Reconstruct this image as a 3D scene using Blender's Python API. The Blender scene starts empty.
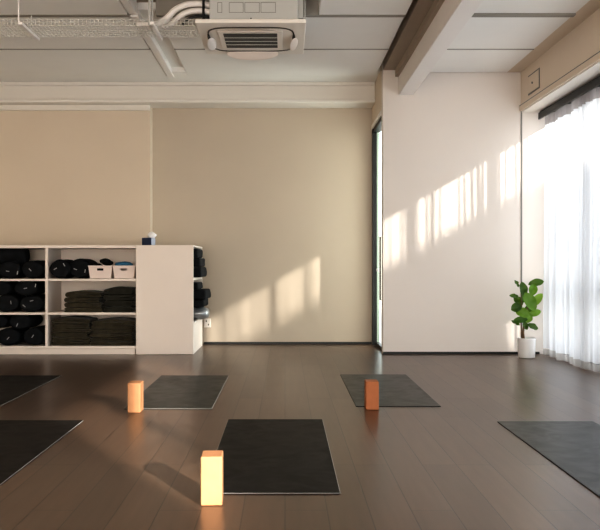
import bpy, bmesh, math, random
from mathutils import Vector, Matrix, noise
random.seed(7)
S = bpy.context.scene
COL = S.collection
F, VX, VY, H = 800.0, 285.0, 265.0, 1.05
YB, YF, YL = 10.63, 9.44, 10.45          # back wall, right-hand wall segment, left-hand wall segment
CEIL = 3.32

# ------------------------------------------------------------------ materials
def mat(name, color, rough=0.6, spec=0.5, metal=0.0, coat=0.0, bump=0.0, bscale=200.0, var=0.0, vscale=3.0, sheen=0.0):
    m = bpy.data.materials.new(name); m.use_nodes = True
    nt = m.node_tree; b = nt.nodes['Principled BSDF']
    b.inputs['Base Color'].default_value = (*color, 1)
    b.inputs['Roughness'].default_value = rough
    b.inputs['Metallic'].default_value = metal
    b.inputs['Specular IOR Level'].default_value = spec
    b.inputs['Coat Weight'].default_value = coat
    b.inputs['Sheen Weight'].default_value = sheen
    tc = nt.nodes.new('ShaderNodeTexCoord')
    if var > 0:
        n = nt.nodes.new('ShaderNodeTexNoise'); n.inputs['Scale'].default_value = vscale; n.inputs['Detail'].default_value = 5
        nt.links.new(tc.outputs['Object'], n.inputs['Vector'])
        r = nt.nodes.new('ShaderNodeValToRGB')
        r.color_ramp.elements[0].position = .3; r.color_ramp.elements[1].position = .7
        r.color_ramp.elements[0].color = (*[c*(1-var) for c in color], 1)
        r.color_ramp.elements[1].color = (*[min(1, c*(1+var)) for c in color], 1)
        nt.links.new(n.outputs['Fac'], r.inputs['Fac']); nt.links.new(r.outputs['Color'], b.inputs['Base Color'])
    if bump > 0:
        n = nt.nodes.new('ShaderNodeTexNoise'); n.inputs['Scale'].default_value = bscale
        nt.links.new(tc.outputs['Object'], n.inputs['Vector'])
        bp = nt.nodes.new('ShaderNodeBump'); bp.inputs['Strength'].default_value = bump; bp.inputs['Distance'].default_value = .004
        nt.links.new(n.outputs['Fac'], bp.inputs['Height']); nt.links.new(bp.outputs['Normal'], b.inputs['Normal'])
    return m

M = {}
M['wall'] = mat('warm greige wall paint', (.72, .63, .53), .7, .3, var=.015, vscale=1.5, bump=.05)  # three tones of one wall paint, differing light put into the colours
M['wall_daylit'] = mat('daylit greige wall paint', (.76, .715, .68), .55, .35, var=.012, vscale=1.5, bump=.05)  # same paint, daylight put into the colour
M['wall_shaded'] = mat('shaded greige wall paint', (.57, .50, .42), .6, .3, var=.02, vscale=1.2, bump=.05)  # same paint, dimmer light put into the colour
M['ceiling'] = mat('matt white ceiling panel', (.90, .885, .86), .8, .2, var=.01, bump=.1, bscale=400)
M['slab'] = mat('taupe ceiling slab', (.46, .40, .34), .8, .2, var=.03)
M['trim'] = mat('white satin trim', (.80, .765, .72), .5, .4, var=.01)
M['beam'] = mat('white painted beam', (.88, .85, .83), .5, .4, var=.01)
M['black'] = mat('black painted metal', (.012, .013, .014), .4, .5)
M['groove'] = mat('dark shadow gap', (.03, .028, .026), .8, .1)
M['cab'] = mat('cream laminate board', (.84, .765, .71), .45, .4, var=.01)
M['bolster'] = mat('black bolster cloth', (.012, .014, .017), .85, .3, bump=.3, bscale=120, var=.3, vscale=12)
M['tag'] = mat('white woven tag', (.42, .42, .43), .8)
M['blanket'] = mat('dark olive wool', (.058, .050, .034), .95, .1, bump=.6, bscale=150, var=.35, vscale=14, sheen=.2)
M['blanket2'] = mat('charcoal olive wool', (.034, .033, .026), .95, .1, bump=.6, bscale=150, var=.35, vscale=14, sheen=.2)
M['basket'] = mat('pale pink plastic', (.80, .70, .66), .4, .4)
M['blue'] = mat('blue cloth', (.06, .22, .38), .9, bump=.3)
M['navy'] = mat('navy card', (.015, .03, .075), .5)
M['tissue'] = mat('white tissue paper', (.9, .9, .92), .8)
M['white_plastic'] = mat('white plastic', (.88, .84, .79), .4, .5)
M['ac_body'] = mat('pale grey sheet metal', (.60, .61, .60), .5, .5, var=.01)
M['grey_line'] = mat('grey seam', (.22, .22, .21), .6)
M['grille'] = mat('dark grille mesh', (.085, .085, .08), .6)
M['slot'] = mat('dark louvre slot', (.08, .07, .06), .7)
M['steel'] = mat('galvanised steel', (.62, .62, .60), .45, .5, metal=.35)
M['wire'] = mat('white powder coated wire', (.78, .77, .73), .5, .5)
M['silver'] = mat('silver grey vinyl', (.42, .44, .46), .28, .5, metal=.5, bump=.3, bscale=20)
M['pot'] = mat('glossy white glazed pot', (.82, .82, .82), .18, .5, coat=.5)
M['soil'] = mat('dark potting soil', (.03, .02, .014), .95, bump=1, bscale=90)
M['stem'] = mat('pale brown bark', (.22, .15, .09), .85, bump=.5, bscale=80)
M['outside'] = mat('pale sun blocker', (.82, .82, .80), .9, .1, var=.02)  # for the unseen sun blocker outside
M['paving'] = mat('pale concrete paving', (.5, .5, .48), .9, .1, var=.05)
M['hedge'] = mat('leafy hedge green', (.08, .16, .04), .9, .1, var=.6, vscale=9)

# cork-foam blocks
M['block'] = mat('light amber foam', (.42, .222, .118), .62, .3, bump=.15, bscale=300, var=.04, vscale=20)
M['block_shaded'] = mat('shaded amber foam', (.42, .17, .08), .62, .3, bump=.15, bscale=300, var=.04, vscale=20)  # same foam as the sunlit blocks, with shade put into the colour

# mats
def mat_material(name, c, rough=.42, sp_=.5):
    m = mat(name, c, rough, sp_)
    nt = m.node_tree; b = nt.nodes['Principled BSDF']
    tc = nt.nodes.new('ShaderNodeTexCoord')
    n = nt.nodes.new('ShaderNodeTexNoise'); n.inputs['Scale'].default_value = 5; n.inputs['Detail'].default_value = 8; n.inputs['Distortion'].default_value = 1.5
    nt.links.new(tc.outputs['Object'], n.inputs['Vector'])
    mr = nt.nodes.new('ShaderNodeMapRange'); mr.inputs['From Min'].default_value = .35; mr.inputs['From Max'].default_value = .7
    mr.inputs['To Min'].default_value = rough-.03; mr.inputs['To Max'].default_value = rough+.05
    nt.links.new(n.outputs['Fac'], mr.inputs['Value']); nt.links.new(mr.outputs['Result'], b.inputs['Roughness'])
    r = nt.nodes.new('ShaderNodeValToRGB'); r.color_ramp.elements[0].position = .45; r.color_ramp.elements[1].position = .8
    r.color_ramp.elements[0].color = (*c, 1); r.color_ramp.elements[1].color = (*[x*1.25 for x in c], 1)
    nt.links.new(n.outputs['Fac'], r.inputs['Fac']); nt.links.new(r.outputs['Color'], b.inputs['Base Color'])
    return m
M['mat_black'] = mat_material('black rubber mat', (.009, .0085, .0085), .5, .22)
M['mat_green'] = mat_material('dark grey green rubber mat', (.014, .016, .015), .38, .42)
M['mat_edge'] = mat('pale grey mat edge', (.35, .35, .34), .6)

# floor
def floor_material():
    m = bpy.data.materials.new('brown engineered timber planks'); m.use_nodes = True
    nt = m.node_tree; L = nt.links.new; N = nt.nodes.new; b = nt.nodes['Principled BSDF']
    tc = N('ShaderNodeTexCoord'); sp = N('ShaderNodeSeparateXYZ'); L(tc.outputs['Object'], sp.inputs[0])
    cb = N('ShaderNodeCombineXYZ'); L(sp.outputs['Y'], cb.inputs['X']); L(sp.outputs['X'], cb.inputs['Y'])
    br = N('ShaderNodeTexBrick'); L(cb.outputs[0], br.inputs['Vector'])
    br.offset = .37; br.offset_frequency = 3
    br.inputs['Scale'].default_value = 1; br.inputs['Brick Width'].default_value = 2.1; br.inputs['Row Height'].default_value = .18
    br.inputs['Mortar Size'].default_value = .003; br.inputs['Mortar Smooth'].default_value = .3; br.inputs['Bias'].default_value = 0
    br.inputs['Color1'].default_value = (.078, .047, .031, 1); br.inputs['Color2'].default_value = (.112, .069, .045, 1)
    br.inputs['Mortar'].default_value = (.030, .020, .014, 1)
    mp = N('ShaderNodeMapping'); mp.inputs['Scale'].default_value = (9, .7, 1); L(tc.outputs['Object'], mp.inputs['Vector'])
    g = N('ShaderNodeTexNoise'); g.inputs['Scale'].default_value = 3; g.inputs['Detail'].default_value = 9; L(mp.outputs[0], g.inputs['Vector'])
    gr = N('ShaderNodeMapRange'); gr.inputs['To Min'].default_value = .68; gr.inputs['To Max'].default_value = 1.32; L(g.outputs['Fac'], gr.inputs['Value'])
    mx = N('ShaderNodeMix'); mx.data_type = 'RGBA'; mx.blend_type = 'MULTIPLY'; mx.inputs['Factor'].default_value = 1
    L(br.outputs['Color'], mx.inputs[6]); L(gr.outputs['Result'], mx.inputs[7]); L(mx.outputs[2], b.inputs['Base Color'])
    n2 = N('ShaderNodeTexNoise'); n2.inputs['Scale'].default_value = 2.2; n2.inputs['Detail'].default_value = 6; L(tc.outputs['Object'], n2.inputs['Vector'])
    rr = N('ShaderNodeMapRange'); rr.inputs['To Min'].default_value = .27; rr.inputs['To Max'].default_value = .29; L(n2.outputs['Fac'], rr.inputs['Value'])
    L(rr.outputs['Result'], b.inputs['Roughness'])
    bp = N('ShaderNodeBump'); bp.inputs['Strength'].default_value = .25; bp.inputs['Distance'].default_value = .002; bp.invert = True
    L(br.outputs['Fac'], bp.inputs['Height']); L(bp.outputs['Normal'], b.inputs['Normal'])
    b.inputs['Specular IOR Level'].default_value = .75
    return m
M['floor'] = floor_material()

def leaf_material(c0=(.010, .035, .007), c1=(.05, .15, .02)):
    m = bpy.data.materials.new('fiddle leaf green'); m.use_nodes = True
    nt = m.node_tree; L = nt.links.new; N = nt.nodes.new; b = nt.nodes['Principled BSDF']; out = nt.nodes['Material Output']
    ge = N('ShaderNodeNewGeometry'); r = N('ShaderNodeValToRGB'); L(ge.outputs['Random Per Island'], r.inputs['Fac'])
    r.color_ramp.elements[0].color = (*c0, 1); r.color_ramp.elements[1].color = (*c1, 1)
    L(r.outputs['Color'], b.inputs['Base Color']); b.inputs['Roughness'].default_value = .38
    tr = N('ShaderNodeBsdfTranslucent'); tr.inputs['Color'].default_value = (.30, .55, .04, 1)
    ms = N('ShaderNodeMixShader'); ms.inputs[0].default_value = .22
    L(b.outputs[0], ms.inputs[1]); L(tr.outputs[0], ms.inputs[2]); L(ms.outputs[0], out.inputs['Surface'])
    return m
M['leaf'] = leaf_material()
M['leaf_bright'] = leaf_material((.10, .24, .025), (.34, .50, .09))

def sheer(name, transp, col, tcol):
    m = bpy.data.materials.new(name); m.use_nodes = True
    nt = m.node_tree; L = nt.links.new; N = nt.nodes.new; out = nt.nodes['Material Output']; nt.nodes.remove(nt.nodes['Principled BSDF'])
    d = N('ShaderNodeBsdfDiffuse'); d.inputs['Color'].default_value = (*col, 1)
    t = N('ShaderNodeBsdfTranslucent'); t.inputs['Color'].default_value = (*tcol, 1)
    p = N('ShaderNodeBsdfTransparent'); p.inputs['Color'].default_value = (1, 1, 1, 1)
    m1 = N('ShaderNodeMixShader'); m1.inputs[0].default_value = .6; L(d.outputs[0], m1.inputs[1]); L(t.outputs[0], m1.inputs[2])
    m2 = N('ShaderNodeMixShader'); m2.inputs[0].default_value = transp; L(m1.outputs[0], m2.inputs[1]); L(p.outputs[0], m2.inputs[2])
    L(m2.outputs[0], out.inputs['Surface'])
    return m
M['sheer'] = sheer('white sheer voile', .27, (.70, .71, .74), (.77, .79, .82))
M['hem'] = sheer('grey white doubled voile hem', .25, (.50, .49, .47), (.50, .49, .48))

def glass(name, tint, gl=.08):
    m = bpy.data.materials.new(name); m.use_nodes = True
    nt = m.node_tree; L = nt.links.new; N = nt.nodes.new; out = nt.nodes['Material Output']; nt.nodes.remove(nt.nodes['Principled BSDF'])
    g = N('ShaderNodeBsdfGlossy'); g.inputs['Roughness'].default_value = .03
    p = N('ShaderNodeBsdfTransparent'); p.inputs['Color'].default_value = (*tint, 1)
    fr = N('ShaderNodeLayerWeight'); fr.inputs['Blend'].default_value = .10
    ms = N('ShaderNodeMixShader'); L(fr.outputs['Fresnel'], ms.inputs[0]); L(p.outputs[0], ms.inputs[1]); L(g.outputs[0], ms.inputs[2])
    if gl == 0: nt.links.remove(ms.inputs[0].links[0]); ms.inputs[0].default_value = .06
    L(ms.outputs[0], out.inputs['Surface'])
    return m
M['glass'] = glass('clear window glass', (.96, .98, .98))
M['door_glass'] = glass('greenish door glass', (.93, .98, .95), 0)

def cloud_card():  # tissue side pattern
    m = mat('pale blue patterned card', (.6, .7, .85), .5)
    nt = m.node_tree; b = nt.nodes['Principled BSDF']
    w = nt.nodes.new('ShaderNodeTexWave'); w.inputs['Scale'].default_value = 22; w.bands_direction = 'Y'
    tc = nt.nodes.new('ShaderNodeTexCoord'); nt.links.new(tc.outputs['Object'], w.inputs['Vector'])
    r = nt.nodes.new('ShaderNodeValToRGB'); r.color_ramp.elements[0].color = (.05, .12, .3, 1); r.color_ramp.elements[1].color = (.85, .87, .9, 1)
    nt.links.new(w.outputs['Fac'], r.inputs['Fac']); nt.links.new(r.outputs['Color'], b.inputs['Base Color'])
    return m
M['card'] = cloud_card()

# ------------------------------------------------------------------ helpers
def link(name, me, m, parent=None, smooth=False):
    if m is not None and not me.materials: me.materials.append(m)
    o = bpy.data.objects.new(name, me); COL.objects.link(o)
    if parent is not None: o.parent = parent
    if smooth:
        for p in me.polygons: p.use_smooth = True
    return o
def obj(name, bm, m, parent=None, smooth=False):
    bmesh.ops.recalc_face_normals(bm, faces=bm.faces[:])
    me = bpy.data.meshes.new(name); bm.to_mesh(me); bm.free()
    return link(name, me, m, parent, smooth)
def tag(o, label, cat, group=None, kind=None):
    o['label'] = label; o['category'] = cat
    if group: o['group'] = group
    if kind: o['kind'] = kind
    return o
def empty(name, loc, rz=0):
    o = bpy.data.objects.new(name, None); COL.objects.link(o); o.location = loc; o.rotation_euler = (0, 0, rz); o.empty_display_size = .1
    return o
def box(bm, x0, x1, y0, y1, z0, z1, bev=0, seg=2, rot=None):
    r = bmesh.ops.create_cube(bm, size=1)
    vs = r['verts']
    for v in vs:
        v.co = Vector(((x0+x1)/2+v.co.x*(x1-x0), (y0+y1)/2+v.co.y*(y1-y0), (z0+z1)/2+v.co.z*(z1-z0)))
    if bev > 0:
        es = list({e for v in vs for e in v.link_edges})
        bmesh.ops.bevel(bm, geom=es, offset=bev, segments=seg, affect='EDGES', profile=.5)
def B(name, d, m, parent=None, bev=0, seg=2):
    bm = bmesh.new(); box(bm, *d, bev=bev, seg=seg); return obj(name, bm, m, parent)
def struct(o):
    o['kind'] = 'structure'; return o
def tube(bm, pts, r, n=8, cap=True):
    rings = []
    pts = [Vector(p) for p in pts]
    for i, p in enumerate(pts):
        t = (pts[min(i+1, len(pts)-1)]-pts[max(i-1, 0)]).normalized()
        a = Vector((0, 0, 1)) if abs(t.z) < .9 else Vector((1, 0, 0))
        u = t.cross(a).normalized(); w = t.cross(u).normalized()
        rr = r[i] if isinstance(r, (list, tuple)) else r
        rings.append([bm.verts.new(p+u*rr*math.cos(2*math.pi*k/n)+w*rr*math.sin(2*math.pi*k/n)) for k in range(n)])
    for a, b in zip(rings, rings[1:]):
        for k in range(n): bm.faces.new((a[k], a[(k+1) % n], b[(k+1) % n], b[k]))
    if cap: bm.faces.new(rings[0][::-1]); bm.faces.new(rings[-1])
def lathe(bm, prof, n=32, axis='Z', sx=1, sy=1):
    rings = []
    for r, h in prof:
        ring = []
        for k in range(n):
            a = 2*math.pi*k/n
            if axis == 'Z': co = (r*math.cos(a)*sx, r*math.sin(a)*sy, h)
            elif axis == 'Y': co = (r*math.cos(a)*sx, h, r*math.sin(a)*sy)
            else: co = (h, r*math.cos(a)*sx, r*math.sin(a)*sy)
            ring.append(bm.verts.new(co))
        rings.append(ring)
    for a, b in zip(rings, rings[1:]):
        for k in range(n): bm.faces.new((a[k], a[(k+1) % n], b[(k+1) % n], b[k]))
    bm.faces.new(rings[0]); bm.faces.new(rings[-1])
def px(x, Y): return (x-VX)*Y/F
def pz(y, Y): return H+(VY-y)*Y/F

# ------------------------------------------------------------------ room shell
struct(B('floor', (-4.6, 3.25, -5, 10.8, -.12, 0), M['floor']))
struct(B('wall_back', (-1.76, 1.156, YB, YB+.15, 0, 3.6), M['wall_shaded']))
struct(B('wall_back_left', (-4.6, -1.76, YL, YB+.15, 0, 3.6), M['wall']))
struct(B('wall_left', (-4.75, -4.6, -5, YB+.15, 0, 3.6), M['wall']))
struct(B('wall_back_right', (1.156, 3.25, YF, YF+.14, 0, 3.6), M['wall_daylit']))
# conduit line in the right wall segment
struct(B('trim_1', (2.782, 2.797, YF-.006, YF+.001, .03, 2.93), M['grey_line']))
# black recessed skirting
struct(B('baseboard_back', (-1.075, 1.15, YB-.012, YB, 0.0, .028), M['black']))
struct(B('baseboard_right', (1.156, 3.0, YF-.012, YF, 0, .026), M['black']))
# side return with the glazed door
sr = struct(B('wall_side', (1.156, 1.30, YF+.14, YB+.15, 2.86, 3.6), M['wall']))
struct(B('wall_side_end', (1.156, 1.205, YB-.03, YB+.15, 0, 2.86), M['wall']))
door = struct(empty('door_1', (1.2, 10.1, 0)))
def dB(name, d, m, bev=0):
    o = B(name, d, m, door, bev); o.matrix_parent_inverse = Matrix.Translation(-door.location); return o
dB('door_frame', (1.150, 1.206, 10.50, 10.60, 0, 2.84), M['black'])
dB('head_trim', (1.145, 1.26, YF+.14, 10.60, 2.84, 2.90), M['trim'])
dB('head_rail', (1.16, 1.25, YF+.14, 10.50, 2.79, 2.84), M['black'])
dB('door_stile', (1.206, 1.234, 10.50, 10.60, .02, 2.79), mat('pale green grey stile', (.42, .50, .43), .5))
bm = bmesh.new(); bm.faces.new([bm.verts.new(p) for p in ((1.222, YF+.14, .02), (1.222, 10.50, .02), (1.222, 10.50, 2.79), (1.222, YF+.14, 2.79))])
o = obj('door_pane', bm, M['door_glass'], door); o.matrix_parent_inverse = Matrix.Translation(-door.location)
dB('bottom_rail', (1.175, 1.22, YF+.14, 10.40, .0, .05), M['black'])
bm = bmesh.new(); tube(bm, [(1.215, 9.83, .62), (1.170, 9.83, .62), (1.170, 9.83, 1.40), (1.215, 9.83, 1.40)], .012, 10)
h = obj('pull_handle', bm, mat('dark bronze handle', (.06, .045, .035), .35, metal=.6), door); h.matrix_parent_inverse = Matrix.Translation(-door.location); h['label'] = 'long dark vertical pull handle'
bm = bmesh.new(); lathe(bm, [(.0, 0), (.018, .003), (.022, .02), (.02, .03), (0, .034)], 14, 'X')
k = obj('door_lock', bm, M['steel'], door); k.location = (1.19, 10.44, .985); k.matrix_parent_inverse = Matrix.Translation(-door.location)

# ceiling: slab above, panels below
slab = struct(B('ceiling', (-4.75, 3.4, -5, 10.78, 3.44, 3.6), M['slab']))
def panel(x0, x1, y0, y1, z0=CEIL, m='ceiling'):
    return B('ceiling_panel', (x0, x1, y0, y1, z0, 3.44), M[m], slab, .004, 1)
g = .016
ys = [-5, -2.35, -1.15, .05, 1.25, 2.45, 3.65, 4.85, 6.05, 7.24, 8.42, 9.64]
for y0, y1 in zip(ys, ys[1:]):
    low = y1 < 7.3
    panel(-4.58, -1.42, y0+g, y1-(.03 if y1 == 7.24 else g), CEIL-(.015 if low else 0))
    if y0 >= 7.2:
        panel(-1.165, 1.09, y0+g, y1-g)
    else:
        panel(.305, 1.09, y0+g, y1-g, CEIL-.015)
        if y1 < 6.1: panel(-1.165, .285, y0+g, y1-g, CEIL)
    panel(1.515, 2.62, y0+g, min(y1, YF)-g)
jm = mat('grey joint shadow', (.36, .34, .31), .8, .1)
for yj in ys[1:-1]:
    wj = .032 if yj == 7.24 else .009
    for xa, xb in ((-4.58, -1.42), (-1.165 if yj > 7 else .305, 1.09), (1.515, 2.62)):
        B('joint', (xa, xb, yj-wj, yj+wj, CEIL-(.018 if yj < 7.3 else .003), 3.44), jm, slab)
for y0, y1 in ((-5, 7.20), (7.28, 9.64)):
    B('ceiling_edge_strip', (-1.41, -1.335, y0, y1, CEIL-.01, 3.44), M['beam'], slab, .004, 1)
B('ceiling_edge_panel', (2.62, 2.783, -5, YF, CEIL+.004, 3.44), M['wall'], slab)
B('ceiling_edge_panel', (1.16, 1.34, -5, YF, CEIL+.03, 3.44), M['slab'], slab)
B('ceiling_infill', (-4.58, 1.156, 9.68, 10.30, 3.40, 3.44), M['ceiling'], slab)
B('ceiling_infill', (-1.335, -1.165, 7.28, 9.40, 3.375, 3.44), M['ceiling'], slab)
B('ceiling_infill', (-1.335, -1.165, 9.40, 9.64, CEIL, 3.44), M['ceiling'], slab)
# downstand along the back
bm = bmesh.new()
box(bm, -4.6, 1.156, 10.30, YB, 3.165, 3.40)
box(bm, -4.6, 1.156, 10.27, YB, 3.36, 3.44, .012)
box(bm, -4.6, 1.156, 10.235, YB, 3.130, 3.178, .014)
box(bm, -4.6, -1.76, 10.405, 10.46, 3.066, 3.15, .006)
struct(obj('trim_2', bm, M['trim']))
# beam running towards us
bm = bmesh.new(); box(bm, 1.34, 1.51, -5, YF, 3.055, 3.44, .004, 1); struct(obj('trim_3', bm, M['beam']))
B('beam_flange', (1.30, 1.34, -5, YF, 3.27, 3.44), M['slab'], bpy.data.objects['trim_3'])
# soffit over the curtain
bm = bmesh.new()
box(bm, 2.783, 3.25, -5, YF, 2.925, 3.44)
box(bm, 2.765, 3.25, -5, YF, 2.862, 2.925, .006)
so = struct(obj('trim_4', bm, M['wall']))
B('soffit_underside', (2.79, 3.2, -5, YF, 2.85, 2.863), M['trim'], so)
B('groove', (2.764, 2.79, -5, YF, 2.921, 2.929), M['grey_line'], so)
hb = B('access_hatch', (2.770, 2.784, 8.75, 9.12, 3.0, 3.19), M['wall'], so, .004, 1)
B('hatch_seam', (2.7755, 2.784, 8.735, 9.135, 2.985, 3.205), M['grey_line'], hb)
bm = bmesh.new(); lathe(bm, [(.0, 0), (.012, .002), (.012, .012), (0, .014)], 12, 'X')
kb = obj('hatch_lock', bm, M['grey_line'], hb); kb.location = (2.757, 8.95, 3.09)

# window wall on the right (frames at x = 3.25)
WY = [-3.1, -1.85, -.2, 1.45, 3.10, 4.75, 6.40, 8.05, 9.42]
ZT = 2.86
fr_m = mat('grey aluminium frame', (.20, .21, .22), .45, .5, metal=.3)
wn = 0
for y0, y1 in zip(WY, WY[1:]):
    wn += 1
    bm = bmesh.new(); w = .045
    box(bm, 3.21, 3.29, y0-.001, y0+w, 0, ZT); box(bm, 3.21, 3.29, y1-w, y1, 0, ZT)
    box(bm, 3.21, 3.29, y0+w, y1-w, 0, .06); box(bm, 3.21, 3.29, y0+w, y1-w, ZT-.05, ZT); box(bm, 3.21, 3.29, y0+w, y1-w, .76, .82)
    f = struct(obj('window_%d' % wn, bm, fr_m))
    bm = bmesh.new(); bm.faces.new([bm.verts.new(p) for p in ((3.25, y0+w, .06), (3.25, y1-w, .06), (3.25, y1-w, ZT-.05), (3.25, y0+w, ZT-.05))])
    obj('pane', bm, M['glass'], f)
struct(B('wall_window_head', (3.2, 3.4, -5, YF+.14, ZT, 3.44), M['wall']))
struct(B('wall_window_near', (3.2, 3.4, -5, -3.1, 0, ZT), M['wall']))

# outside: added sun blocker opposite the windows, paving, planting by the door
bm = bmesh.new()
ox = 8.1
box(bm, ox, ox+.15, -14, -10.6, -.2, 4.78)
box(bm, ox, ox+.15, -10.6, -1.6, -.2, 5.02)
box(bm, ox, ox+.15, -1.6, .25, -.2, 3.18)
box(bm, ox, ox+.15, -1.6, .25, 3.74, 5.02)
for a in (-1.25, -.80, -.36): box(bm, ox, ox+.15, a, a+.16, 3.18, 3.74)
box(bm, ox, ox+.15, -7.4, -6.1, 5.0, 5.75)  # extra height added to keep sun off the shelf end panel
box(bm, ox, ox+.15, .25, 9.0, -.2, 5.02)
struct(obj('sun_blocker_outside', bm, M['outside']))  # unseen wall, added and shaped to cut the sunlight into a band
struct(B('ground_outside', (3.25, 16, -15, 24, -.2, -.1), M['paving']))
struct(B('ground_garden', (-6, 3.25, 10.8, 24, -.2, -.1), M['paving']))

# ------------------------------------------------------------------ curtain track and curtain
trk = empty('curtain_track', (3.02, 6.4, 2.80)); tag(trk, 'long black curtain track fixed under the soffit above the window', 'curtain track')
o = B('rail', (-.03, .05, -3.3, 2.98, .005, .052), M['black'], trk, .004, 1)
o = B('fascia', (-.05, -.03, -3.3, 2.985, -.045, .035), M['black'], trk, .004, 1)
o = B('second_rail', (.06, .10, -3.3, 2.98, -.02, .052), mat('dark grey rail', (.05, .05, .055), .4), trk, .004, 1)

def curtain():
    cur = tag(empty('curtain', (3.03, 6.3, 0)), 'floor length white sheer pleated curtain hanging over the window', 'curtain')
    def xw(y, z):
        t = max(0, min(1, (z-.0)/2.77))
        u = y*2*math.pi
        big = .8*math.sin(u/.155+2.2*math.sin(y*2.3)+1.2*math.sin(y*6.1+1)) + .5*math.sin(u/.47+z*.25+math.sin(y*3))
        small = math.sin(u/.062+2.5*math.sin(y*3.1)) * (.5+.8*noise.noise(Vector((y*2.3, 5, 0))))
        amp = .040*(1-.4*t**3)
        return 3.03+amp*big+.014*(1+.7*t)*small+.012*noise.noise(Vector((y*3, z*.8, 0)))
    y0, y1, n = 1.0, 9.22, 1700
    def build(name, za, zb, nz, m, hem=False, off=0):
        bm = bmesh.new(); rows = []
        for j in range(nz+1):
            z = za+(zb-za)*j/nz; row = []
            for i in range(n+1):
                y = y0+(y1-y0)*i/n
                yy = y+.012*math.sin(z*2.2+y*5)*(1-z/2.8)
                zz = z
                if j == 0 and not name == 'heading': zz = z+.008*math.sin(y*9)
                row.append(bm.verts.new((xw(y, z)+off-3.03, yy-6.3, zz)))
            rows.append(row)
        for a, b in zip(rows, rows[1:]):
            for i in range(n): bm.faces.new((a[i], a[i+1], b[i+1], b[i]))
        return obj(name, bm, m, cur, True)
    build('sheer_panel', .085, 2.665, 16, M['sheer'])
    h1 = build('hem', .008, .085, 3, M['hem']); h1['label'] = 'doubled greyish hem band'
    h2 = build('heading', 2.665, 2.775, 2, sheer('doubled heading voile', .2, (.50, .46, .45), (.30, .28, .28))); h2['label'] = 'gathered pleat heading tape'
curtain()

# ------------------------------------------------------------------ yoga mats
mats_g = 'yoga mats laid out on the timber floor'
def yoga_mat(x0, x1, y0, y1, m, label, rz=0, edge='mat_edge'):
    cx, cy = (x0+x1)/2, (y0+y1)/2
    hw, hl, t, r = (x1-x0)/2, (y1-y0)/2, .006, .014
    def outline(ins, z, bm):
        vs = []
        for sx, sy, a0 in ((1, 1, 0), (-1, 1, 90), (-1, -1, 180), (1, -1, 270)):
            for k in range(7):
                a = math.radians(a0+15*k)
                vs.append(bm.verts.new((sx*(hw-r)+(r-ins)*math.cos(a), sy*(hl-r)+(r-ins)*math.sin(a), z)))
        return vs
    bm = bmesh.new(); n = 28
    a = outline(0, .0008, bm); b = outline(0, t-.0015, bm); c = outline(.0035, t, bm)
    for p, q in ((a, b), (b, c)):
        for k in range(n): bm.faces.new((p[k], p[(k+1) % n], q[(k+1) % n], q[k]))
    bm.faces.new(a[::-1]); bm.faces.new(c)
    bmesh.ops.recalc_face_normals(bm, faces=bm.faces[:])
    me = bpy.data.meshes.new('yoga_mat'); bm.to_mesh(me); bm.free()
    me.materials.append(M[m]); me.materials.append(M[edge])
    for i, p in enumerate(me.polygons):
        if n <= i < 2*n: p.material_index = 1
    o = link('yoga_mat', me, None); o.location = (cx, cy, 0); o.rotation_euler.z = math.radians(rz)
    return tag(o, label, 'mat', mats_g)
yoga_mat(-.386, .255, 3.66, 5.42, 'mat_black', 'black yoga mat in the middle foreground beside the nearest amber block')
yoga_mat(-1.173, -.530, 5.815, 7.57, 'mat_green', 'dark grey yoga mat lying right of the block nearest the shelf unit')
yoga_mat(.525, 1.155, 5.915, 7.64, 'mat_green', 'dark green grey yoga mat beneath the darker orange block', edge='black')
yoga_mat(1.418, 2.06, 3.60, 5.35, 'mat_green', 'dark yoga mat on the right nearest the sheer curtain, partly outside the picture', edge='black')
yoga_mat(-1.995, -1.353, 3.64, 5.385, 'mat_black', 'black yoga mat in the left foreground with pale edge, cut by the picture edge')
yoga_mat(-2.755, -2.110, 5.80, 7.57, 'mat_black', 'black yoga mat at far left in front of the bolster shelves, with pale edge')

# ------------------------------------------------------------------ blocks
def block(x0, x1, yf, hgt, d, m, label, rz=0):
    bm = bmesh.new(); w = x1-x0
    box(bm, -w/2, w/2, -d/2, d/2, 0, hgt, .006, 3)
    o = obj('yoga_block', bm, M[m]); o.location = ((x0+x1)/2, yf+d/2, .0005); o.rotation_euler.z = math.radians(rz)
    return tag(o, label, 'yoga block', 'foam yoga blocks standing on the floor')
block(-.370, -.276, 3.485, .214, .125, 'block', 'light amber foam yoga block standing upright, nearest the camera', 2)
block(-1.118, -1.025, 5.676, .212, .125, 'block', 'light amber foam yoga block upright at the corner of the dark mat before the shelves')
block(.587, .680, 5.793, .205, .12, 'block_shaded', 'shade-toned amber foam yoga block upright on the right hand mat edge')

# ------------------------------------------------------------------ shelf unit
YC = 9.385; s = YC/F
cab = tag(empty('shelf_unit', (-2.5, 9.66, 0)), 'low cream shelf unit with open bays and a blank end panel by the back wall', 'shelf unit')
def cB(name, x0, x1, y0, y1, z0, z1, m='cab', bev=.003):
    o = B(name, (x0+2.5, x1+2.5, y0-9.66, y1-9.66, z0, z1), M[m], cab, bev, 1); return o
xd0, xd1 = -2.782, -2.815                     # divider
xr = px(136, YC); xe = px(193.5, YC); XL = -3.86
Z1, Z2, Z3, ZTOP = .889, .493, .100, 1.283
YBK = 9.95
cB('top_board', XL-.02, xr, YC-.005, YBK, ZTOP-.036, ZTOP)
cB('shelf_board', XL, xd1, YC, YBK, Z1-.028, Z1); cB('shelf_board', xd0, xr, YC, YBK, Z1-.028, Z1)
cB('shelf_board', XL, xd1, YC, YBK, Z2-.028, Z2); cB('shelf_board', xd0, xr, YC, YBK, Z2-.028, Z2)
cB('bottom_board', XL, xr, YC-.004, YBK, Z3-.030, Z3)
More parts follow.
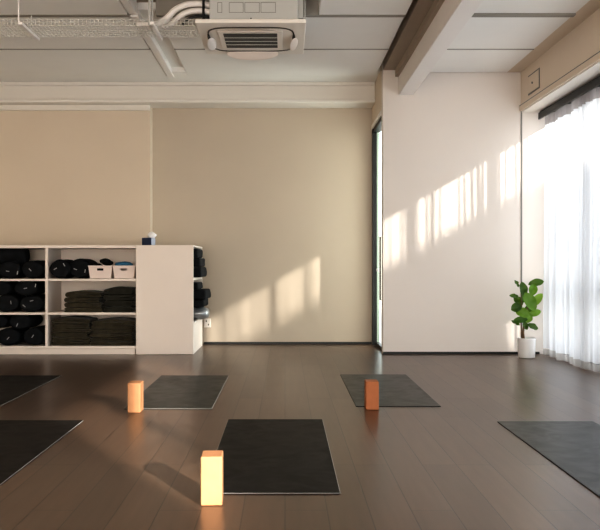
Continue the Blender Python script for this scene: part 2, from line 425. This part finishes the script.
cB('divider', xd1, xd0, YC, YBK, Z3, ZTOP-.036)
cB('side_board', XL-.02, XL, YC, YBK, 0, ZTOP-.036)
cB('plinth', XL, xr-.012, YC+.012, YC+.03, 0, Z3-.030)
cB('back_board', XL, xr, YBK, YBK+.012, 0, ZTOP)
# end module: blank front, shelves open to the right
cB('end_panel', xr, xe, YC-.012, YC+.008, 0.002, ZTOP)
cB('top_board', xr, xe, YC+.008, 10.40, ZTOP-.022, ZTOP)
cB('inner_board', xr, xr+.02, YC+.008, 10.40, 0, ZTOP-.022)
cB('side_board', xr+.02, xe, 10.38, 10.40, 0, ZTOP-.022)
ZR1, ZR2 = .90, .375
cB('shelf_board', xr+.02, xe, YC+.008, 10.38, ZR1-.03, ZR1)
cB('shelf_board', xr+.02, xe, YC+.008, 10.38, ZR2-.03, ZR2)
cB('bottom_board', xr+.02, xe, YC+.008, 10.38, 0, .07)
cB('side_board', xe-.018, xe, YC+.008, 10.38, .07, ZR2-.03)

# ------------------------------------------------------------------ bolsters
def bolster_mesh(r, length, sx=1., sy=1., seed=0):
    bm = bmesh.new(); rnd = random.Random(seed)
    e = .03
    prof = [(0.001, e*.2), (r*.45, .004), (r*.80, .008), (r*.93, .02), (r, .05)]
    k = 8
    for i in range(1, k): prof.append((r*(1+.015*math.sin(i*2+seed)), .05+(length-.1)*i/k))
    prof += [(r, length-.05), (r*.93, length-.02), (r*.8, length-.008), (.001, length)]
    lathe(bm, prof, 28, 'Y', sx, sy)
    for v in bm.verts:
        d = noise.noise(v.co*9+Vector((seed*3.1, 0, 0)))*.008
        v.co.x += d*.7; v.co.z += d
    me = bpy.data.meshes.new('bolster'); bmesh.ops.recalc_face_normals(bm, faces=bm.faces[:]); bm.to_mesh(me); bm.free(); return me
def tag_mesh(L=.040, W=.010):
    bm = bmesh.new(); box(bm, -L/2, L/2, -.003, 0, -W/2, W/2)
    me = bpy.data.meshes.new('tag'); bm.to_mesh(me); bm.free(); return me
TM = tag_mesh()
def bolster(cpx, cpy, rx, ry, label, group, tags=(), yf=9.40, length=.50, seed=0):
    X, Z = px(cpx, yf), pz(cpy, yf)
    r = rx*yf/F; q = ry/rx
    o = link('bolster', bolster_mesh(r, length, 1, q, seed), M['bolster'], None, True)
    o.location = (X, yf, Z); tag(o, label, 'bolster', group)
    for tx, ty, ang in tags:
        t = link('tag', TM, M['tag'], o); t['label'] = 'small white woven tag'
        t.location = (px(tx, yf)-X, .004, pz(ty, yf)-Z); t.rotation_euler = (0, -math.radians(ang), 0)
    return o
bg = 'black bolsters stored end out in the left bay'
f1, f2, f3 = (VY-(Z1-H)*F/9.40), (VY-(Z2-H)*F/9.40), (VY-(Z3-H)*F/9.40)   # shelf lines in px
def fit(cx, rx, ry, fl, label, tags, seed, group=bg, lift=0, **k): return bolster(cx, fl-ry-.25-lift, rx, ry, label, group, tags, seed=seed, **k)
fit(8.2, 12.0, 8.6, f1, 'black bolster lying end out, left of two on the top shelf under another bolster', [(7.5, 271.2, -10), (17.3, 272.8, 80)], 1)
fit(32.0, 11.6, 9.0, f1, 'black bolster end out on the top shelf beside the divider', [(30, 269.8, -48)], 2)
fit(-16, 11.5, 8.6, f1, 'black bolster on the top shelf, mostly outside the picture', [], 3)
# bolster lying across the top of them
o = link('bolster', bolster_mesh(.098, .62, 1, 1.0, 5), M['bolster'], None, True)
o.rotation_euler = (0, 0, math.pi/2); o.location = (px(27.5, 9.52), 9.56, pz(f1-17.2, 9.40)+.072)
tag(o, 'black bolster lying sideways on top of the upper shelf bolsters', 'bolster', bg)
fit(5.0, 12.5, 8.5, f2, 'black bolster end out at bottom left of the middle shelf', [(10.8, 302.5, -82)], 6)
fit(30.8, 12.2, 8.4, f2, 'black bolster end out at bottom right of the middle shelf', [(31.5, 300.8, 12), (24, 306, -40)], 7)
fit(25.5, 12.4, 7.8, f2, 'black bolster end out resting on the lower pair of the middle shelf', [(25.3, 288.3, 10), (35.4, 285.5, 80)], 8, lift=16.2)
fit(-1.5, 12.0, 7.8, f2, 'black bolster at upper left of the middle shelf, cut by the picture edge', [], 9, lift=16.2)
fit(7.0, 12.6, 8.6, f3, 'black bolster end out at bottom left of the lowest shelf', [(8, 338.3, 50)], 10)
fit(33.0, 11.0, 8.8, f3, 'black bolster end out at bottom right of the lowest shelf', [(32.6, 336.3, 55)], 11)
fit(19.5, 11.5, 8.0, f3, 'black bolster end out resting above the pair on the lowest shelf', [(17, 325, 70)], 12, lift=15.8)
fit(-5.2, 11.8, 7.8, f3, 'black bolster at upper left of the lowest shelf, cut by the picture edge', [], 13, lift=16.2)
bg2 = 'black bolsters beside the storage baskets'
fit(59.4, 10.8, 9.4, f1, 'black bolster end out in the middle bay next to the divider', [(55.2, 268.8, 32), (64, 264.8, -60)], 14, bg2)
fit(78.8, 11.4, 9.9, f1, 'wide black bolster between the other bolster and the pink basket', [(75.2, 269.2, -18), (85, 271, 80)], 15, bg2, yf=9.46)

# ------------------------------------------------------------------ baskets
def basket(x0, x1, label, y=9.42):
    W = px(x1, y)-px(x0, y); D = .30; Hh = .148; tp = .018
    root = tag(empty('storage_basket', ((px(x0, y)+px(x1, y))/2, y, Z1+.001)), label, 'basket', 'pale pink storage baskets on the top shelf')
    bm = bmesh.new()
    def P(u, v, side):      # u in 0..1 across, v in 0..1 up
        def c(u, w, v):     # corner ring param
            hw = W/2-tp*(1-v); y0 = tp*(1-v); y1 = D-tp*(1-v)
            return hw, y0, y1
        hw, y0, y1 = c(u, 0, v); z = .002+Hh*v
        if side == 0: return Vector((-hw+2*hw*u, y0, z))
        if side == 1: return Vector((hw, y0+(y1-y0)*u, z))
        if side == 2: return Vector((hw-2*hw*u, y1, z))
        return Vector((-hw, y1-(y1-y0)*u, z))
    for sd in range(4):
        us = [0, .36, .64, 1] if sd in (0, 2) else [0, .5, 1]; vs = [0, .62, .80, 1] if sd in (0, 2) else [0, .5, 1]
        gr = [[bm.verts.new(P(u, v, sd)) for u in us] for v in vs]
        for j in range(len(vs)-1):
            for i in range(len(us)-1):
                if sd in (0, 2) and i == 1 and j == 1: continue
                bm.faces.new((gr[j][i], gr[j][i+1], gr[j+1][i+1], gr[j+1][i]))
    bm.faces.new([bm.verts.new(P(0, 0, k)) for k in range(4)])
    bmesh.ops.remove_doubles(bm, verts=bm.verts[:], dist=.0005)
    b = obj('tub', bm, M['basket'], root)
    md = b.modifiers.new('t', 'SOLIDIFY'); md.thickness = .004; md.offset = 0
    bm = bmesh.new(); hw = W/2
    for d in ((-hw-.004, hw+.004, -.005, .006), (-hw-.004, hw+.004, D-.006, D+.005), (-hw-.004, -hw+.005, 0, D), (hw-.005, hw+.004, 0, D)):
        box(bm, *d, Hh-.006, Hh+.006, .002, 1)
    obj('rim', bm, M['basket'], root)
    bm = bmesh.new(); cx = 0; z0, z1 = .002+Hh*.62, .002+Hh*.80; ym = .004+tp*.25
    pts = [(-W*.13, ym-.002, z0), (W*.13, ym-.002, z0), (W*.13, ym-.004, z1), (-W*.13, ym-.004, z1), (-W*.13, ym-.002, z0)]
    return root
b1 = basket(88.3, 112.0, 'pale pink plastic basket holding black cloth, left of two on the top shelf')
b2 = basket(112.7, 134.9, 'pale pink plastic basket holding blue cloth, right of two on the top shelf')
def cloth_lump(name, cx, cz0, cz1, wx, wy, m, label, cat, seed, yc=9.55):
    bm = bmesh.new(); bmesh.ops.create_icosphere(bm, subdivisions=4, radius=1)
    for v in bm.verts:
        p = v.co.copy(); n_ = noise.noise(p*1.6+Vector((seed, 0, 0)))*.35+noise.noise(p*4+Vector((seed, 3, 0)))*.14
        p *= 1+n_*.6
        p.z = max(-1, min(1.1, p.z)); v.co = Vector((max(-1, min(1, p.x))*wx, max(-1, min(1, p.y))*wy, p.z*(cz1-cz0)/2))
    o = obj(name, bm, m, None, True); o.location = (px(cx, yc), yc, (cz0+cz1)/2); return tag(o, label, cat)
cloth_lump('cloth_bundle', 99, Z1+.02, Z1+.172, .085, .085, M['bolster'], 'crumpled black cloth bundle poking out of the left pink basket', 'cloth', 1)
cloth_lump('cushion', 106.5, Z1+.156, Z1+.235, .075, .09, M['bolster'], 'small black eye pillow heaped on top of the left pink basket', 'cushion', 4, 9.57).rotation_euler = (0, .25, 0)
cloth_lump('cloth_bundle', 124, Z1+.135, Z1+.20, .105, .085, M['blue'], 'folded blue cloth rising out of the right pink basket', 'cloth', 7)

# ------------------------------------------------------------------ blankets
def blanket_mesh(w, d, t, seed, flip=False, sag=.0):
    rnd = random.Random(seed); bm = bmesh.new()
    n, m_ = 26, 8
    ri = t/2
    out = []
    gap = .005
    # U-shaped profile: bottom out, fold at left, top back, with a slit from the right
    for i in range(n+1): out.append((w*(i/n), 0))
    prof = [(w-ri*.5+ri*.5*math.cos(a), t*.25+t*.25*math.sin(a)-gap/2*(a > 0)) for a in [math.radians(x) for x in (-90, -45, 0, 45, 90)]]
    P = []
    for i in range(n+1): P.append((ri+(w-1.5*ri)*i/n, 0))
    P += prof[1:]
    for i in range(n-1, -1, -1): P.append((ri+(w-2*ri)*i/n, t/2-gap/2))
    for i in range(0, n): P.append((ri+(w-2*ri)*i/n, t/2+gap/2))
    P += [(x, z+t/2+gap/4) for x, z in prof[:-1]]
    for i in range(n, -1, -1): P.append((ri+(w-1.5*ri)*i/n, t))
    for a in range(105, 260, 15): P.append((ri+ri*math.cos(math.radians(a)), t/2+t/2*math.sin(math.radians(a))))
    rings = []
    for j in range(m_+1):
        y = d*j/m_
        ring = []
        for (x, z) in P:
            wob = noise.noise(Vector((x*5+seed*7, y*4, 0)))*.012
            e = noise.noise(Vector((x*9, z*30, seed)))*.010
            ring.append(bm.verts.new(((w-x if flip else x), y+(e if j == 0 else 0), z*(1+.10*noise.noise(Vector((x*7, seed, y*5))))+(wob if z > t*.1 else wob*.3)+sag*z/t*math.sin(math.pi*x/w))))
        rings.append(ring)
    N_ = len(P)
    for a, b in zip(rings, rings[1:]):
        for k in range(N_): bm.faces.new((a[k], a[(k+1) % N_], b[(k+1) % N_], b[k]))
    bm.faces.new(rings[0][::-1]); bm.faces.new(rings[-1])
    bmesh.ops.triangulate(bm, faces=[f for f in bm.faces if len(f.verts) > 4])
    bmesh.ops.recalc_face_normals(bm, faces=bm.faces[:])
    me = bpy.data.meshes.new('folded_blanket'); bm.to_mesh(me); bm.free(); return me
pos = ['bottom', 'second from bottom', 'third from bottom', 'fourth from bottom', 'fifth from bottom', 'sixth from bottom']
def stack(xa, xb, ztop_px, base, n, m, where, seed, flip=False, yf=9.42):
    w = px(xb, yf)-px(xa, yf); top = pz(ztop_px, yf)-base; t = top/n
    rnd = random.Random(seed)
    for i in range(n):
        dw = rnd.uniform(-.02, .02) if i else 0
        me = blanket_mesh(w-abs(dw)-rnd.uniform(0, .03), .40, t*.88, seed*10+i, flip if rnd.random() < .8 else not flip, .022 if i == n-1 else 0)
        o = link('folded_blanket', me, M[m], None, True)
        o.location = (px(xa, yf)+max(0, dw)+rnd.uniform(0, .012), yf+rnd.uniform(-.01, .03), base+.002+i*t)
        md = o.modifiers.new('es', 'EDGE_SPLIT'); md.split_angle = math.radians(50)
        p = 'topmost' if i == n-1 else pos[i]
        tag(o, '%s blanket, %s in the %s' % ('olive' if m == 'blanket' else 'charcoal green', p, where), 'blanket', 'folded blankets in the middle bay')
stack(63.5, 102, 292.5, Z2, 4, 'blanket', 'left stack on the middle shelf', 1)
stack(102.5, 134.8, 288.5, Z2, 4, 'blanket2', 'right stack on the middle shelf', 2)
stack(50.5, 90, 319.5, Z3, 6, 'blanket', 'left stack on the lowest shelf', 3)
stack(89.5, 134.8, 321.0, Z3, 6, 'blanket', 'right stack on the lowest shelf', 4)

# ------------------------------------------------------------------ things in the side-opening shelves
def cushion(x1, y0, y1, z0, z1, label, seed, wdt=.45):
    bm = bmesh.new(); box(bm, x1-wdt, x1, y0, y1, z0, z1, min(.02, (z1-z0)*.35), 3)
    bmesh.ops.subdivide_edges(bm, edges=bm.edges[:], cuts=3, use_grid_fill=True)
    c = Vector((x1-wdt/2, (y0+y1)/2, z0))
    for v in bm.verts:
        v.co += Vector((noise.noise(v.co*11+Vector((seed, 0, 0))), noise.noise(v.co*8+Vector((0, seed, 0))), 0))*.012
        v.co -= c
    o = obj('folded_cushion', bm, M['bolster'], None, True); o.location = c
    return tag(o, label, 'cushion', 'black cushions in the side shelves')
zz = lambda y, Y=10.0: pz(y, Y)
cushion(-1.00, 9.55, 10.2, ZR1+.002, ZR1+.125, 'black folded cushion at the bottom of the upper side shelf pile', 1)
cushion(-1.02, 9.57, 10.2, ZR1+.128, ZR1+.235, 'black folded cushion in the middle of the upper side shelf pile', 2)
cushion(-1.045, 9.6, 10.15, ZR1+.238, ZR1+.345, 'black folded cushion topping the upper side shelf pile', 3)
cushion(-.975, 9.55, 10.2, ZR2+.165, ZR2+.255, 'black folded cushion directly above the silver roll', 4)
cushion(-.950, 9.57, 10.2, ZR2+.258, ZR2+.375, 'black folded cushion jutting furthest out of the lower side shelf', 5)
cushion(-1.04, 9.6, 10.15, ZR2+.378, ZR2+.46, 'black folded cushion topping the lower side shelf pile', 6)
bm = bmesh.new(); lathe(bm, [(.001, 0), (.05, .004), (.066, .03), (.076, .08)]+[(.078, .1+.3*i/6) for i in range(7)]+[(.07, .46), (.001, .48)], 28, 'X', 2.0, 1)
for v in bm.verts: v.co += Vector((0, 0, noise.noise(v.co*14)*.006))
o = obj('rolled_mat', bm, M['silver'], None, True); o.rotation_euler = (0, 0, math.pi); o.location = (-.935, 9.86, ZR2+.083)
tag(o, 'silver grey rolled mat poking out of the side shelf beneath black cushions', 'rolled mat')

# outlet on the back wall beside the unit
ol = B('power_outlet', (-.045, .045, -.012, 0, -.06, .06), M['white_plastic'], None, .004, 2)
ol.location = (px(207.5, YB), YB-.001, pz(323, YB)); tag(ol, 'small white power outlet on the back wall beside the shelf unit', 'power outlet')
B('socket_hole', (-.02, -.008, -.0135, -.011, .015, .035), M['groove'], ol); B('socket_hole', (.008, .02, -.0135, -.011, -.03, -.01), M['groove'], ol)

# ------------------------------------------------------------------ tissue box
tb = tag(empty('tissue_box', (px(148.6, 9.62), 9.62, ZTOP), math.radians(-15)), 'navy tissue box with white tissue pulled up, on top of the shelf unit', 'tissue box')
B('carton', (-.06, .06, -.06, .06, 0, .092), M['navy'], tb, .002, 1)
o = B('patterned_side', (.0605, .062, -.058, .058, .002, .090), M['card'], tb); o['label'] = 'pale blue and white patterned side'
bm = bmesh.new()
nn = 18
rings = []
for j, (r, z) in enumerate([(.036, 0), (.050, .018), (.056, .034), (.040, .052), (.024, .066), (.008, .074)]):
    rings.append([bm.verts.new((r*(1+.28*math.sin(k*3*2*math.pi/nn+j*.5))*math.cos(2*math.pi*k/nn)+.012+j*.001, r*.6*(1+.28*math.cos(k*4*2*math.pi/nn+j))*math.sin(2*math.pi*k/nn), z+.006*math.sin(k*2.3))) for k in range(nn)])
for a, b in zip(rings, rings[1:]):
    for k in range(nn): bm.faces.new((a[k], a[(k+1) % nn], b[(k+1) % nn], b[k]))
bm.faces.new(rings[-1])
t = obj('tissue', bm, M['tissue'], tb, True); t.location = (.022, 0, .090)

# ------------------------------------------------------------------ potted plant
PX, PY = 2.735, 9.06
pl = tag(empty('potted_plant', (PX, PY, 0)), 'fiddle leaf fig in a glossy white pot beside the sheer curtain', 'potted plant')
bm = bmesh.new()
lathe(bm, [(.001, .001), (.086, .001), (.092, .008), (.096, .05), (.1015, .205), (.1025, .215), (.1025, .222), (.098, .225), (.0945, .222), (.092, .19), (.001, .19)], 48)
obj('pot', bm, M['pot'], pl, True)
bm = bmesh.new(); lathe(bm, [(.001, .190), (.090, .191), (.090, .2), (.05, .208), (.001, .21)], 24)
for v in bm.verts: v.co.z += noise.noise(v.co*40)*.004*(v.co.z > .195)
obj('soil', bm, M['soil'], pl, True)
k_ = .0113/5.3
def lp(cx, cy): return ((cx-196)*k_, (470-cy)*k_-.012)
bm = bmesh.new()
x0, z0 = lp(182, 370)
tube(bm, [(x0, 0, .20), (lp(178, 330)[0], 0, lp(0, 330)[1]), (lp(185, 280)[0], .01, lp(0, 280)[1]), (lp(195, 230)[0], .0, lp(0, 230)[1]), (lp(205, 170)[0], 0, lp(0, 170)[1]), (lp(215, 110)[0], 0, lp(0, 105)[1])], [.013, .012, .011, .010, .007, .003], 10)
tube(bm, [(x0-.018, .01, .20), (lp(170, 320)[0], .01, lp(0, 320)[1]), (lp(168, 260)[0], .02, lp(0, 260)[1]), (lp(172, 190)[0], .01, lp(0, 190)[1]), (lp(165, 110)[0], 0, lp(0, 110)[1])], [.008, .007, .006, .005, .003], 10)
obj('stem', bm, M['stem'], pl, True)
bm = bmesh.new()
def leaf(cx, cy, L, W, ang, face=0., ydep=0., curl=.25):
    """centre px (crop), length/width px, ang: direction of tip on the image (deg, 0 = right), face: how far it turns from the viewer"""
    L *= k_; W *= k_
    X, Z = lp(cx, cy); a = math.radians(ang)
    nu, nv = 12, 6
    ax = Vector((math.cos(a)*math.cos(face*.6), -math.sin(face)*.5, math.sin(a)))
    ax.normalize()
    nrm = Vector((0, -1, .35 if abs(math.cos(a)) > .4 else .1)) + Vector((math.sin(face*2)*.4, 0, 0)); nrm = (nrm-ax*nrm.dot(ax)).normalized()
    sd = ax.cross(nrm)
    g_ = []
    for i in range(nu+1):
        u = i/nu
        wd = W/2*(math.sin(math.pi*min(1, u**.8))**.65)*(.62+.55*u) if 0 < i < nu else .001
        row = []
        for j in range(nv+1):
            v = j/nv*2-1
            p = Vector((X, ydep, Z)) + ax*(L*(u-.5)) + sd*wd*v + nrm*(-curl*L*(u-.4)**2*1.3 + abs(v)**1.5*wd*.35+ .006*math.sin(u*14)*abs(v))
            row.append(bm.verts.new(p))
        g_.append(row)
    for i in range(nu):
        for j in range(nv):
            f_ = bm.faces.new((g_[i][j], g_[i][j+1], g_[i+1][j+1], g_[i+1][j])); f_.material_index = int((cx, cy) in BRIGHT)
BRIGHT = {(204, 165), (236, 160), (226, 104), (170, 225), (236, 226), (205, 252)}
for i in range(1):
    leaf(247, 66, 82, 46, 12, .5, .0)
    leaf(148, 72, 48, 26, 128, .8, .02)
    leaf(178, 102, 84, 50, 100, .1, -.01)
    leaf(226, 104, 66, 52, 75, -.3, -.03)
    leaf(204, 165, 108, 70, 118, -.2, -.07, .1)
    leaf(236, 160, 104, 50, 46, .2, -.06, .1)
    leaf(134, 137, 56, 26, 172, .6, .02)
    leaf(137, 196, 62, 56, 205, .2, -.04)
    leaf(170, 225, 84, 60, 160, -.2, -.05)
    leaf(236, 226, 66, 42, 22, .4, -.03)
    leaf(158, 262, 82, 40, 186, .3, -.05)
    leaf(205, 252, 60, 44, 250, .1, -.02)
    leaf(222, 297, 62, 38, -22, .3, -.05)
    leaf(142, 280, 56, 24, 152, .5, .02)
    leaf(185, 292, 50, 36, 300, .2, -.03)
    leaf(190, 140, 70, 50, 85, .3, .05)
    leaf(160, 165, 64, 50, 140, .1, .05)
    leaf(212, 205, 70, 44, 50, .1, .04)
fo = obj('foliage', bm, M['leaf'], pl, True); fo.data.materials.append(M['leaf_bright'])

# ------------------------------------------------------------------ ceiling air conditioner
ac = tag(empty('air_conditioner', (-.295, 7.35, 3.12)), 'white ceiling cassette air conditioner with dark square grille', 'air conditioner')
hw = .475; hd = .51
pn = B('front_panel', (-hw, hw, -hd, hd, 0, .035), M['white_plastic'], ac, .006, 2)
B('casing', (-.36, .41, -.42, .42, .035, .36), M['ac_body'], ac, .006, 1)
# seams on the casing's near side
def seam_rect(x0, x1, z0, z1, parent, y):
    bm = bmesh.new(); t_ = .004
    for d in ((x0, x1, z0, z0+t_), (x0, x1, z1-t_, z1), (x0, x0+t_, z0, z1), (x1-t_, x1, z0, z1)):
        box(bm, d[0], d[1], y-.0015, y, d[2], d[3])
    return obj('seam', bm, M['grey_line'], parent)
cs = bpy.data.objects['casing']
for a, b_ in ((-.29, -.25), (-.19, -.065), (-.055, .075), (.085, .215)): seam_rect(a, b_, .115, .205, cs, -.4205)
bm = bmesh.new(); lathe(bm, [(0, 0), (.006, .001), (.006, .004), (0, .005)], 12, 'Y'); o = obj('screw', bm, M['black'], cs); o.location = (.0, -.426, .065)
B('cable_entry', (.22, .245, -.424, -.419, .035, .058), M['black'], cs)
# bracket and nuts at right of the casing
br = B('hanger_bracket', (.41, .455, -.36, -.30, .09, .36), M['steel'], ac, .003, 1)
bm = bmesh.new(); tube(bm, [(.47, -.33, .05), (.47, -.33, .345)], .006, 8); obj('threaded_rod', bm, M['steel'], ac)
bm = bmesh.new(); tube(bm, [(-.40, -.33, .05), (-.40, -.33, .345)], .006, 8); obj('threaded_rod', bm, M['steel'], ac)
# inner grille (bottom face is z = 0, seen from below)
bm = bmesh.new(); box(bm, -.305, .275, -.285, .30, -.012, 0.002, .01, 3); inner = obj('inner_frame', bm, M['white_plastic'], pn)
B('grille', (-.255, .225, -.235, .225, -.0145, -.011), M['grille'], inner)
for yy in (-.115, 0, .112): B('grille_bar', (-.258, .228, yy-.0045, yy+.0045, -.017, -.014), M['wire'], inner)
# curved louvre slots
def arc_slot(pts, wdt, name, m, z=-.0015, th=.004):
    bm = bmesh.new(); pts = [Vector((x, y, 0)) for x, y in pts]
    L_, R_ = [], []
    for i, p in enumerate(pts):
        t_ = (pts[min(i+1, len(pts)-1)]-pts[max(0, i-1)]).normalized(); n_ = Vector((-t_.y, t_.x, 0))
        w_ = wdt*(math.sin(math.pi*(i+.35)/(len(pts)-.3))**.6)
        L_.append([bm.verts.new(p+n_*w_/2+Vector((0, 0, zz_))) for zz_ in (z-th, z)]); R_.append([bm.verts.new(p-n_*w_/2+Vector((0, 0, zz_))) for zz_ in (z-th, z)])
    for i in range(len(pts)-1):
        bm.faces.new((L_[i][0], L_[i+1][0], R_[i+1][0], R_[i][0])); bm.faces.new((L_[i][1], L_[i+1][1], R_[i+1][1], R_[i][1]))
        bm.faces.new((L_[i][0], L_[i+1][0], L_[i+1][1], L_[i][1])); bm.faces.new((R_[i][0], R_[i+1][0], R_[i+1][1], R_[i][1]))
    return obj(name, bm, m, pn)
def rr(t0, t1, n, a=.385, b=.385, r=.17, cx=-.01, cy=.0):
    out = []
    for i in range(n+1):
        t_ = math.radians(t0+(t1-t0)*i/n); c_, s_ = math.cos(t_), math.sin(t_); p = 5
        q = (abs(c_)**p+abs(s_)**p)**(-1/p); out.append((cx+a*q*c_, cy+b*q*s_))
    return out
for t0, t1 in ((-205, -55-90), (-35, 25), (155, 205)): pass
arc_slot(rr(-165, -15, 26), .022, 'louvre_slot', M['slot'])
arc_slot(rr(150, 210, 14), .030, 'louvre_slot', M['slot'])
arc_slot(rr(-30, 30, 14), .030, 'louvre_slot', M['slot'])
arc_slot(rr(20, 160, 26), .020, 'louvre_slot', M['slot'])
def flap(cx, cy, lx, ly, tx, ty, m):
    bm = bmesh.new(); bmesh.ops.create_uvsphere(bm, u_segments=24, v_segments=12, radius=1)
    for v in bm.verts: v.co = Vector((v.co.x*lx, v.co.y*ly, v.co.z*.008))
    o = obj('louvre_flap', bm, m, pn, True); o.location = (cx, cy, -.022); o.rotation_euler = (tx, ty, 0); return o
flap(-.385, .08, .045, .20, 0, math.radians(-28), M['beam'])
flap(.375, .08, .045, .20, 0, math.radians(-30), M['cab'])
flap(-.02, -.345, .27, .045, math.radians(20), 0, M['cab'])
flap(-.02, .42, .25, .075, math.radians(-35), 0, M['cab'])

# insulated pipes from the unit
bm = bmesh.new()
def curve_pts(P, n=10):
    out = []
    P = [Vector(p) for p in P]; P = [P[0]*2-P[1]]+P+[P[-1]*2-P[-2]]
    for i in range(1, len(P)-2):
        for k in range(n):
            t_ = k/n; a, b_, c_, d_ = P[i-1:i+3]
            out.append(.5*((2*b_)+(-a+c_)*t_+(2*a-5*b_+4*c_-d_)*t_**2+(-a+3*b_-3*c_+d_)*t_**3))
    out.append(P[-2]); return out
pp = tag(empty('insulated_pipes', (-.70, 7.2, 3.25)), 'white lagged refrigerant pipes curving from the air conditioner to the cable tray', 'pipes')
def pipe(P, r, m, name='pipe'):
    bm = bmesh.new(); tube(bm, [p-pp.location for p in curve_pts(P)], r, 12); return obj(name, bm, m, pp, True)
pipe([(-.655, 7.02, 3.325), (-.74, 7.0, 3.335), (-.86, 6.99, 3.325), (-.96, 6.99, 3.28), (-1.03, 7.0, 3.215), (-1.12, 7.02, 3.17), (-1.3, 7.03, 3.16)], .027, M['beam'])
pipe([(-.655, 7.0, 3.262), (-.74, 6.99, 3.272), (-.84, 6.99, 3.262), (-.92, 7.0, 3.225), (-.99, 7.04, 3.175), (-1.08, 7.1, 3.16), (-1.3, 7.1, 3.16)], .025, M['beam'])
pipe([(-.655, 6.99, 3.215), (-.75, 6.99, 3.225), (-.84, 7.0, 3.205), (-.90, 7.02, 3.16)], .012, M['black'], 'cable')
B('pipe_bracket', (-.02, .0, -.24, -.16, -.09, .12), M['black'], pp)

# ------------------------------------------------------------------ cable tray
tr = tag(empty('cable_tray', (-2.2, 7.09, 3.12)), 'long white wire mesh cable tray hung below the ceiling at left', 'cable tray')
def wires():
    bm = bmesh.new(); x0, x1 = -2.0, 1.42; r_ = .0022
    def bar(a, b_):
        a, b_ = Vector(a), Vector(b_); d_ = (b_-a); mid = (a+b_)/2
        box(bm, min(a.x, b_.x)-r_, max(a.x, b_.x)+r_, min(a.y, b_.y)-r_, max(a.y, b_.y)+r_, min(a.z, b_.z)-r_, max(a.z, b_.z)+r_)
    for i in range(6): bar((x0, -.17+.068*i, 0), (x1, -.17+.068*i, 0))
    for z in (.03, .055):
        bar((x0, -.17, z), (x1, -.17, z)); bar((x0, .17, z), (x1, .17, z))
    x = x0
    while x < x1:
        bar((x, -.17, 0), (x, .17, 0)); bar((x, -.17, 0), (x, -.17, .055)); bar((x, .17, 0), (x, .17, .055)); x += .034
    return obj('wire_basket', bm, M['wire'], tr)
wires()
for nm, cx in (('cross_arm', px(18.5, 6.75)), ('cross_arm', px(151, 6.75))):
    bm = bmesh.new(); c_ = cx*7.0/6.75*1.0
    box(bm, cx+2.2-.016, cx+2.2+.016, -.30, .20, -.030, -.003, .003, 1); obj('cross_arm', bm, M['beam'], tr)
def rod(x, y, r_, top=.32, m='steel'):
    bm = bmesh.new(); tube(bm, [(x+2.2, y-7.09, -.03), (x+2.2, y-7.09, top)], r_, 8); obj('hanging_rod', bm, M[m], tr)
rod(px(18.5, 6.80), 6.80, .006, .20, 'beam'); rod(px(31.5, 7.22), 7.22, .004, .20, 'wire'); rod(px(149.5, 6.80), 6.80, .011, .32, 'steel'); rod(px(152.2, 6.84), 6.84, .008, .32, 'steel')

# ------------------------------------------------------------------ light
w = bpy.data.worlds.new('World'); S.world = w; w.use_nodes = True
nt = w.node_tree; bgn = nt.nodes['Background']
sky = nt.nodes.new('ShaderNodeTexSky'); sky.sky_type = 'NISHITA'; sky.sun_disc = False; sky.sun_elevation = math.radians(25); sky.sun_rotation = math.radians(150)
mixn = nt.nodes.new('ShaderNodeMix'); mixn.data_type = 'RGBA'; mixn.inputs[0].default_value = .92
nt.links.new(sky.outputs[0], mixn.inputs[6]); mixn.inputs[7].default_value = (1.0, .955, .90, 1)
nt.links.new(mixn.outputs[2], bgn.inputs[0]); bgn.inputs['Strength'].default_value = 1.6

sd = bpy.data.lights.new('Sun', 'SUN'); sd.energy = 10.5; sd.angle = math.radians(.9); sd.color = (1, .91, .80)
so_ = bpy.data.objects.new('Sun', sd); COL.objects.link(so_)
d = Vector((-.58, 1, -.335)); so_.rotation_euler = d.to_track_quat('-Z', 'Y').to_euler()

def area(name, loc, size, sy, direction, e, col):
    l = bpy.data.lights.new(name, 'AREA'); l.shape = 'RECTANGLE'; l.size = size; l.size_y = sy; l.energy = e; l.color = col
    o = bpy.data.objects.new(name, l); COL.objects.link(o); o.location = loc; o.rotation_euler = Vector(direction).to_track_quat('-Z', 'Y').to_euler(); return o
area('Daylight_outside_windows', (5.2, 4.5, 1.9), 15, 4.2, (-1, 0, 0), 330, (.93, .96, 1))
area('Daylight_outside_door', (2.2, 10.2, 1.5), 1.2, 2.8, (-1, 0, 0), 40, (.95, 1, .96))

area('Added_fill_light', (-1.2, -3.2, .9), 5, 2, (.05, .65, 1), 215, (1, .93, .86))  # unseen fill lamp added behind the camera to brighten ceiling and walls

# ------------------------------------------------------------------ camera
cd = bpy.data.cameras.new('Camera'); cam = bpy.data.objects.new('Camera', cd); COL.objects.link(cam)
cd.sensor_width = 36; cd.lens = 48; cd.shift_x = .025; cd.clip_end = 200
cam.location = (0, 0, H); cam.rotation_euler = (math.pi/2, 0, 0)
S.camera = cam
S.view_settings.view_transform = 'Standard'
S.view_settings.look = 'High Contrast'
S.view_settings.exposure = .06
